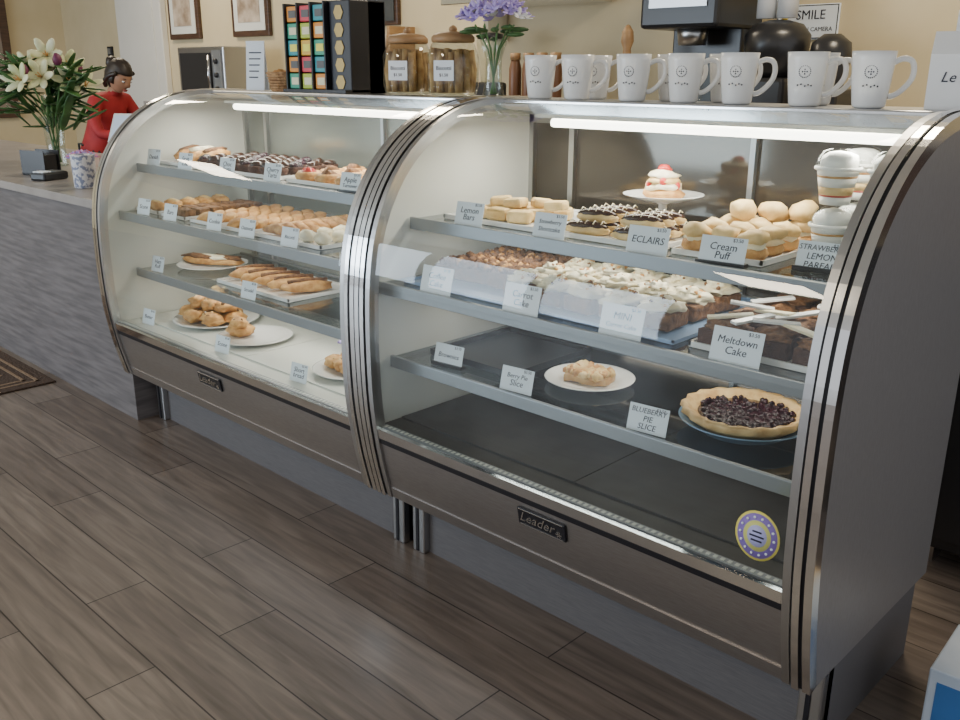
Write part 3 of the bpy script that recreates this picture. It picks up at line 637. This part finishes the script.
for i in range(5):
    for j in range(4): b.box(-.05,.05,-.05,.05,.009,.012,matb,T(-3.47+.16*i,-.75+.18*j,0,.785))
b.obj()
# things beyond the right end of the case
b=MB('black_storage_cabinet');b.box(1.22,1.95,1.25,1.75,.06,1.0,darkpl,bev=.006);b.box(1.25,1.575,1.235,1.25,.1,.96,darkpl,bev=.004);b.box(1.595,1.92,1.235,1.25,.1,.96,darkpl,bev=.004)
for xx in (1.55,1.62): b.tube([(xx,1.215,.5),(xx,1.205,.58),(xx,1.215,.66)],.006,chrome)
for xx in (1.25,1.88): b.box(xx,xx+.04,1.27,1.73,0,.06,alum)
b.obj()
b=MB('cardboard_beverage_case');bx=mat('box_blue_white',(.50,.58,.68),.6,col2=(.65,.70,.76),scale=5)
b.box(-.15,.15,-.12,.12,0,.20,bx,bev=.004);b.box(-.13,.0,-.1215,-.1195,.04,.17,mat('label_blue',(.04,.16,.42),.5));b.box(-.1515,-.1495,-.09,.0,.05,.16,mat('label_blue',(.04,.16,.42),.5));b.box(-.03,.03,-.121,.121,.2,.201,pale);b.obj((1.705,.50,0),rot=(0,0,.05))
# ---------------------------------------------------------------- barista
skin=mat('skin_brown',(.33,.17,.10),.5,col2=(.37,.20,.12),scale=15);red=mat('shirt_red',(.30,.012,.018),.7,col2=(.38,.02,.024),scale=12);jean=mat('trousers_dark',(.03,.035,.05),.8);hairm=mat('hair_black',(.012,.008,.006),.45,col2=(.03,.02,.015),scale=40,stretch=(1,1,6));lipm=mat('lips',(.40,.10,.09),.5);shoe=mat('shoe_black',(.01,.01,.01),.5)
def person():
    J=[((0,0,.93),(.15,.16)),((.03,0,1.04),(.125,.135)),((.10,0,1.18),(.12,.145)),((.155,0,1.28),(.10,.125)),((.20,0,1.365),(.055,.055)),((.235,0,1.42),(.048,.048)),
       ((.155,.15,1.30),(.060,.060)),((.20,.21,1.17),(.048,.048)),((.27,.22,1.08),(.042,.042)),((.38,.17,1.085),(.034,.034)),((.47,.11,1.09),(.026,.026)),
       ((.155,-.15,1.30),(.060,.060)),((.20,-.21,1.17),(.048,.048)),((.27,-.22,1.08),(.042,.042)),((.38,-.16,1.085),(.034,.034)),((.47,-.08,1.09),(.026,.026)),
       ((0,.09,.84),(.095,.095)),((.02,.10,.48),(.062,.062)),((-.01,.10,.09),(.042,.042)),((.10,.11,.035),(.035,.04)),
       ((0,-.09,.84),(.095,.095)),((.02,-.10,.48),(.062,.062)),((-.01,-.10,.09),(.042,.042)),((.10,-.11,.035),(.035,.04))]
    E=[(0,1),(1,2),(2,3),(3,4),(4,5),(3,6),(6,7),(7,8),(8,9),(9,10),(3,11),(11,12),(12,13),(13,14),(14,15),(0,16),(16,17),(17,18),(18,19),(0,20),(20,21),(21,22),(22,23)]
    me=bpy.data.meshes.new('sk');me.from_pydata([j[0] for j in J],E,[]);ob=bpy.data.objects.new('sk',me);bpy.context.scene.collection.objects.link(ob)
    bpy.context.view_layer.objects.active=ob
    ob.modifiers.new('s','SKIN')
    for i,j in enumerate(J): me.skin_vertices[0].data[i].radius=j[1]
    for i in range(len(J)): me.skin_vertices[0].data[i].use_root=(i==0)
    sb=ob.modifiers.new('u','SUBSURF');sb.levels=2;sb.render_levels=2
    dg=bpy.context.evaluated_depsgraph_get();dg.update();ev=ob.evaluated_get(dg).to_mesh()
    b=MB('barista_body')
    V=[v.co.copy() for v in ev.vertices]
    for mm,test in ((red,0),(jean,1),(skin,2),(shoe,3)):
        fs=[]
        for p in ev.polygons:
            c=p.center
            k=0
            if c.z<.95 : k=1
            if c.z<.075: k=3
            if c.z>1.375 or (c.x>.36 and c.z>1 and c.z<1.2): k=2
            if k==test: fs.append(list(p.vertices))
        b.add(V,fs,mm)
    ob.evaluated_get(dg).to_mesh_clear();bpy.data.objects.remove(ob)
    e=empty('barista_person',(-4.86,1.42,0));e.rotation_euler=(0,0,.30);b.obj(parent=e)
    h=MB('head');H=Matrix.Translation((.275,0,1.475))@Matrix.Rotation(.55,4,'Y')
    bm=bmesh.new();bmesh.ops.create_uvsphere(bm,u_segments=32,v_segments=24,radius=1)
    for v in bm.verts:
        x,y,z_=v.co
        px=x*.092;py=y*.074;pz=z_*.115
        if z_<0: px*=1-.18*(-z_);py*=1-.38*(-z_)**1.3
        if x>0: 
            px-=.006*abs(y)
            px+=.022*math.exp(-((y*.074/.011)**2)-(((pz+.012)/.02)**2))
            px+=.010*math.exp(-((y*.074/.008)**2)-(((pz-.012)/.025)**2))
            px-=.007*math.exp(-(((abs(py)-.031)/.014)**2)-(((pz-.012)/.013)**2))
            px+=.006*math.exp(-((y*.074/.02)**2)-(((pz+.055)/.012)**2))
            px+=.006*math.exp(-((y*.074/.02)**2)-(((pz+.098)/.015)**2))
        v.co=(px,py,pz)
    h.frombm(bm,skin,H)
    for s in (1,-1):
        h.blob((.071,.031*s,.010),(.011,.013,.006),porc,M=H);h.blob((.080,.031*s,.008),(.004,.006,.005),ink,M=H);h.tube([(.078,.018*s,.031),(.083,.031*s,.035),(.072,.046*s,.031)],.0022,hairm,M=H,seg=6)
        h.blob((-.002,.073*s,-.006),(.016,.007,.027),skin,M=H,nz=.05)
    h.blob((.083,0,-.054),(.008,.024,.005),lipm,M=H);h.blob((.082,0,-.062),(.008,.019,.005),lipm,M=H);h.obj(parent=e)
    hb=MB('hair');bm=bmesh.new();bmesh.ops.create_uvsphere(bm,u_segments=32,v_segments=24,radius=1)
    for v in bm.verts:
        x,y,z_=v.co;k=1+.02*math.sin(14*math.atan2(y,z_+.01));px,py,pz=x*.105*k-.016,y*.086*k,z_*.124*k+.008
        if x>.1 and pz<.052: px=min(px,.022)
        if pz<-.05: py*=.75;px=min(px,-.02)
        v.co=(px,py,pz)
    hb.frombm(bm,hairm,H);hb.blob((-.105,0,.055),(.048,.048,.045),hairm,nz=.1,freq=6,M=H)
    hb.tube(catmull3([(.03,.078,.05),(-.02,.086,.0),(-.05,.075,-.06),(-.05,.05,-.10)]),.016,hairm,M=H);hb.tube(catmull3([(.03,-.078,.05),(-.02,-.086,.0),(-.05,-.075,-.06),(-.05,-.05,-.10)]),.016,hairm,M=H);hb.obj(parent=e)
    hd=MB('hands')
    for s,yy in ((1,.11),(-1,-.08)):
        M=Matrix.Translation((.47,yy,1.09))@Matrix.Rotation(-.35*s,4,'Z')
        hd.blob((.045,0,0),(.052,.038,.016),skin,M=M)
        for k,(dy,L) in enumerate(((-.028,.065),(-.010,.075),(.010,.072),(.027,.055))):
            hd.tube(catmull3([(.06,dy,0),(.06+L*.55,dy*1.1,.002),(.06+L*.85,dy*1.1,-.012),(.06+L,dy*1.1,-.026)],3),[.0095-.0003*q for q in range(10)],skin,M=M)
        hd.tube(catmull3([(.025,-s*.025,0),(.05,-s*.052,-.006),(.08,-s*.058,-.016)],3),[.011]*4+[.0095]*3,skin,M=M)
    hd.obj(parent=e)
    pd=MB('order_pad');pd.box(.50,.66,-.10,.12,1.052,1.068,paper,bev=.002);pd.obj(parent=e)
person()
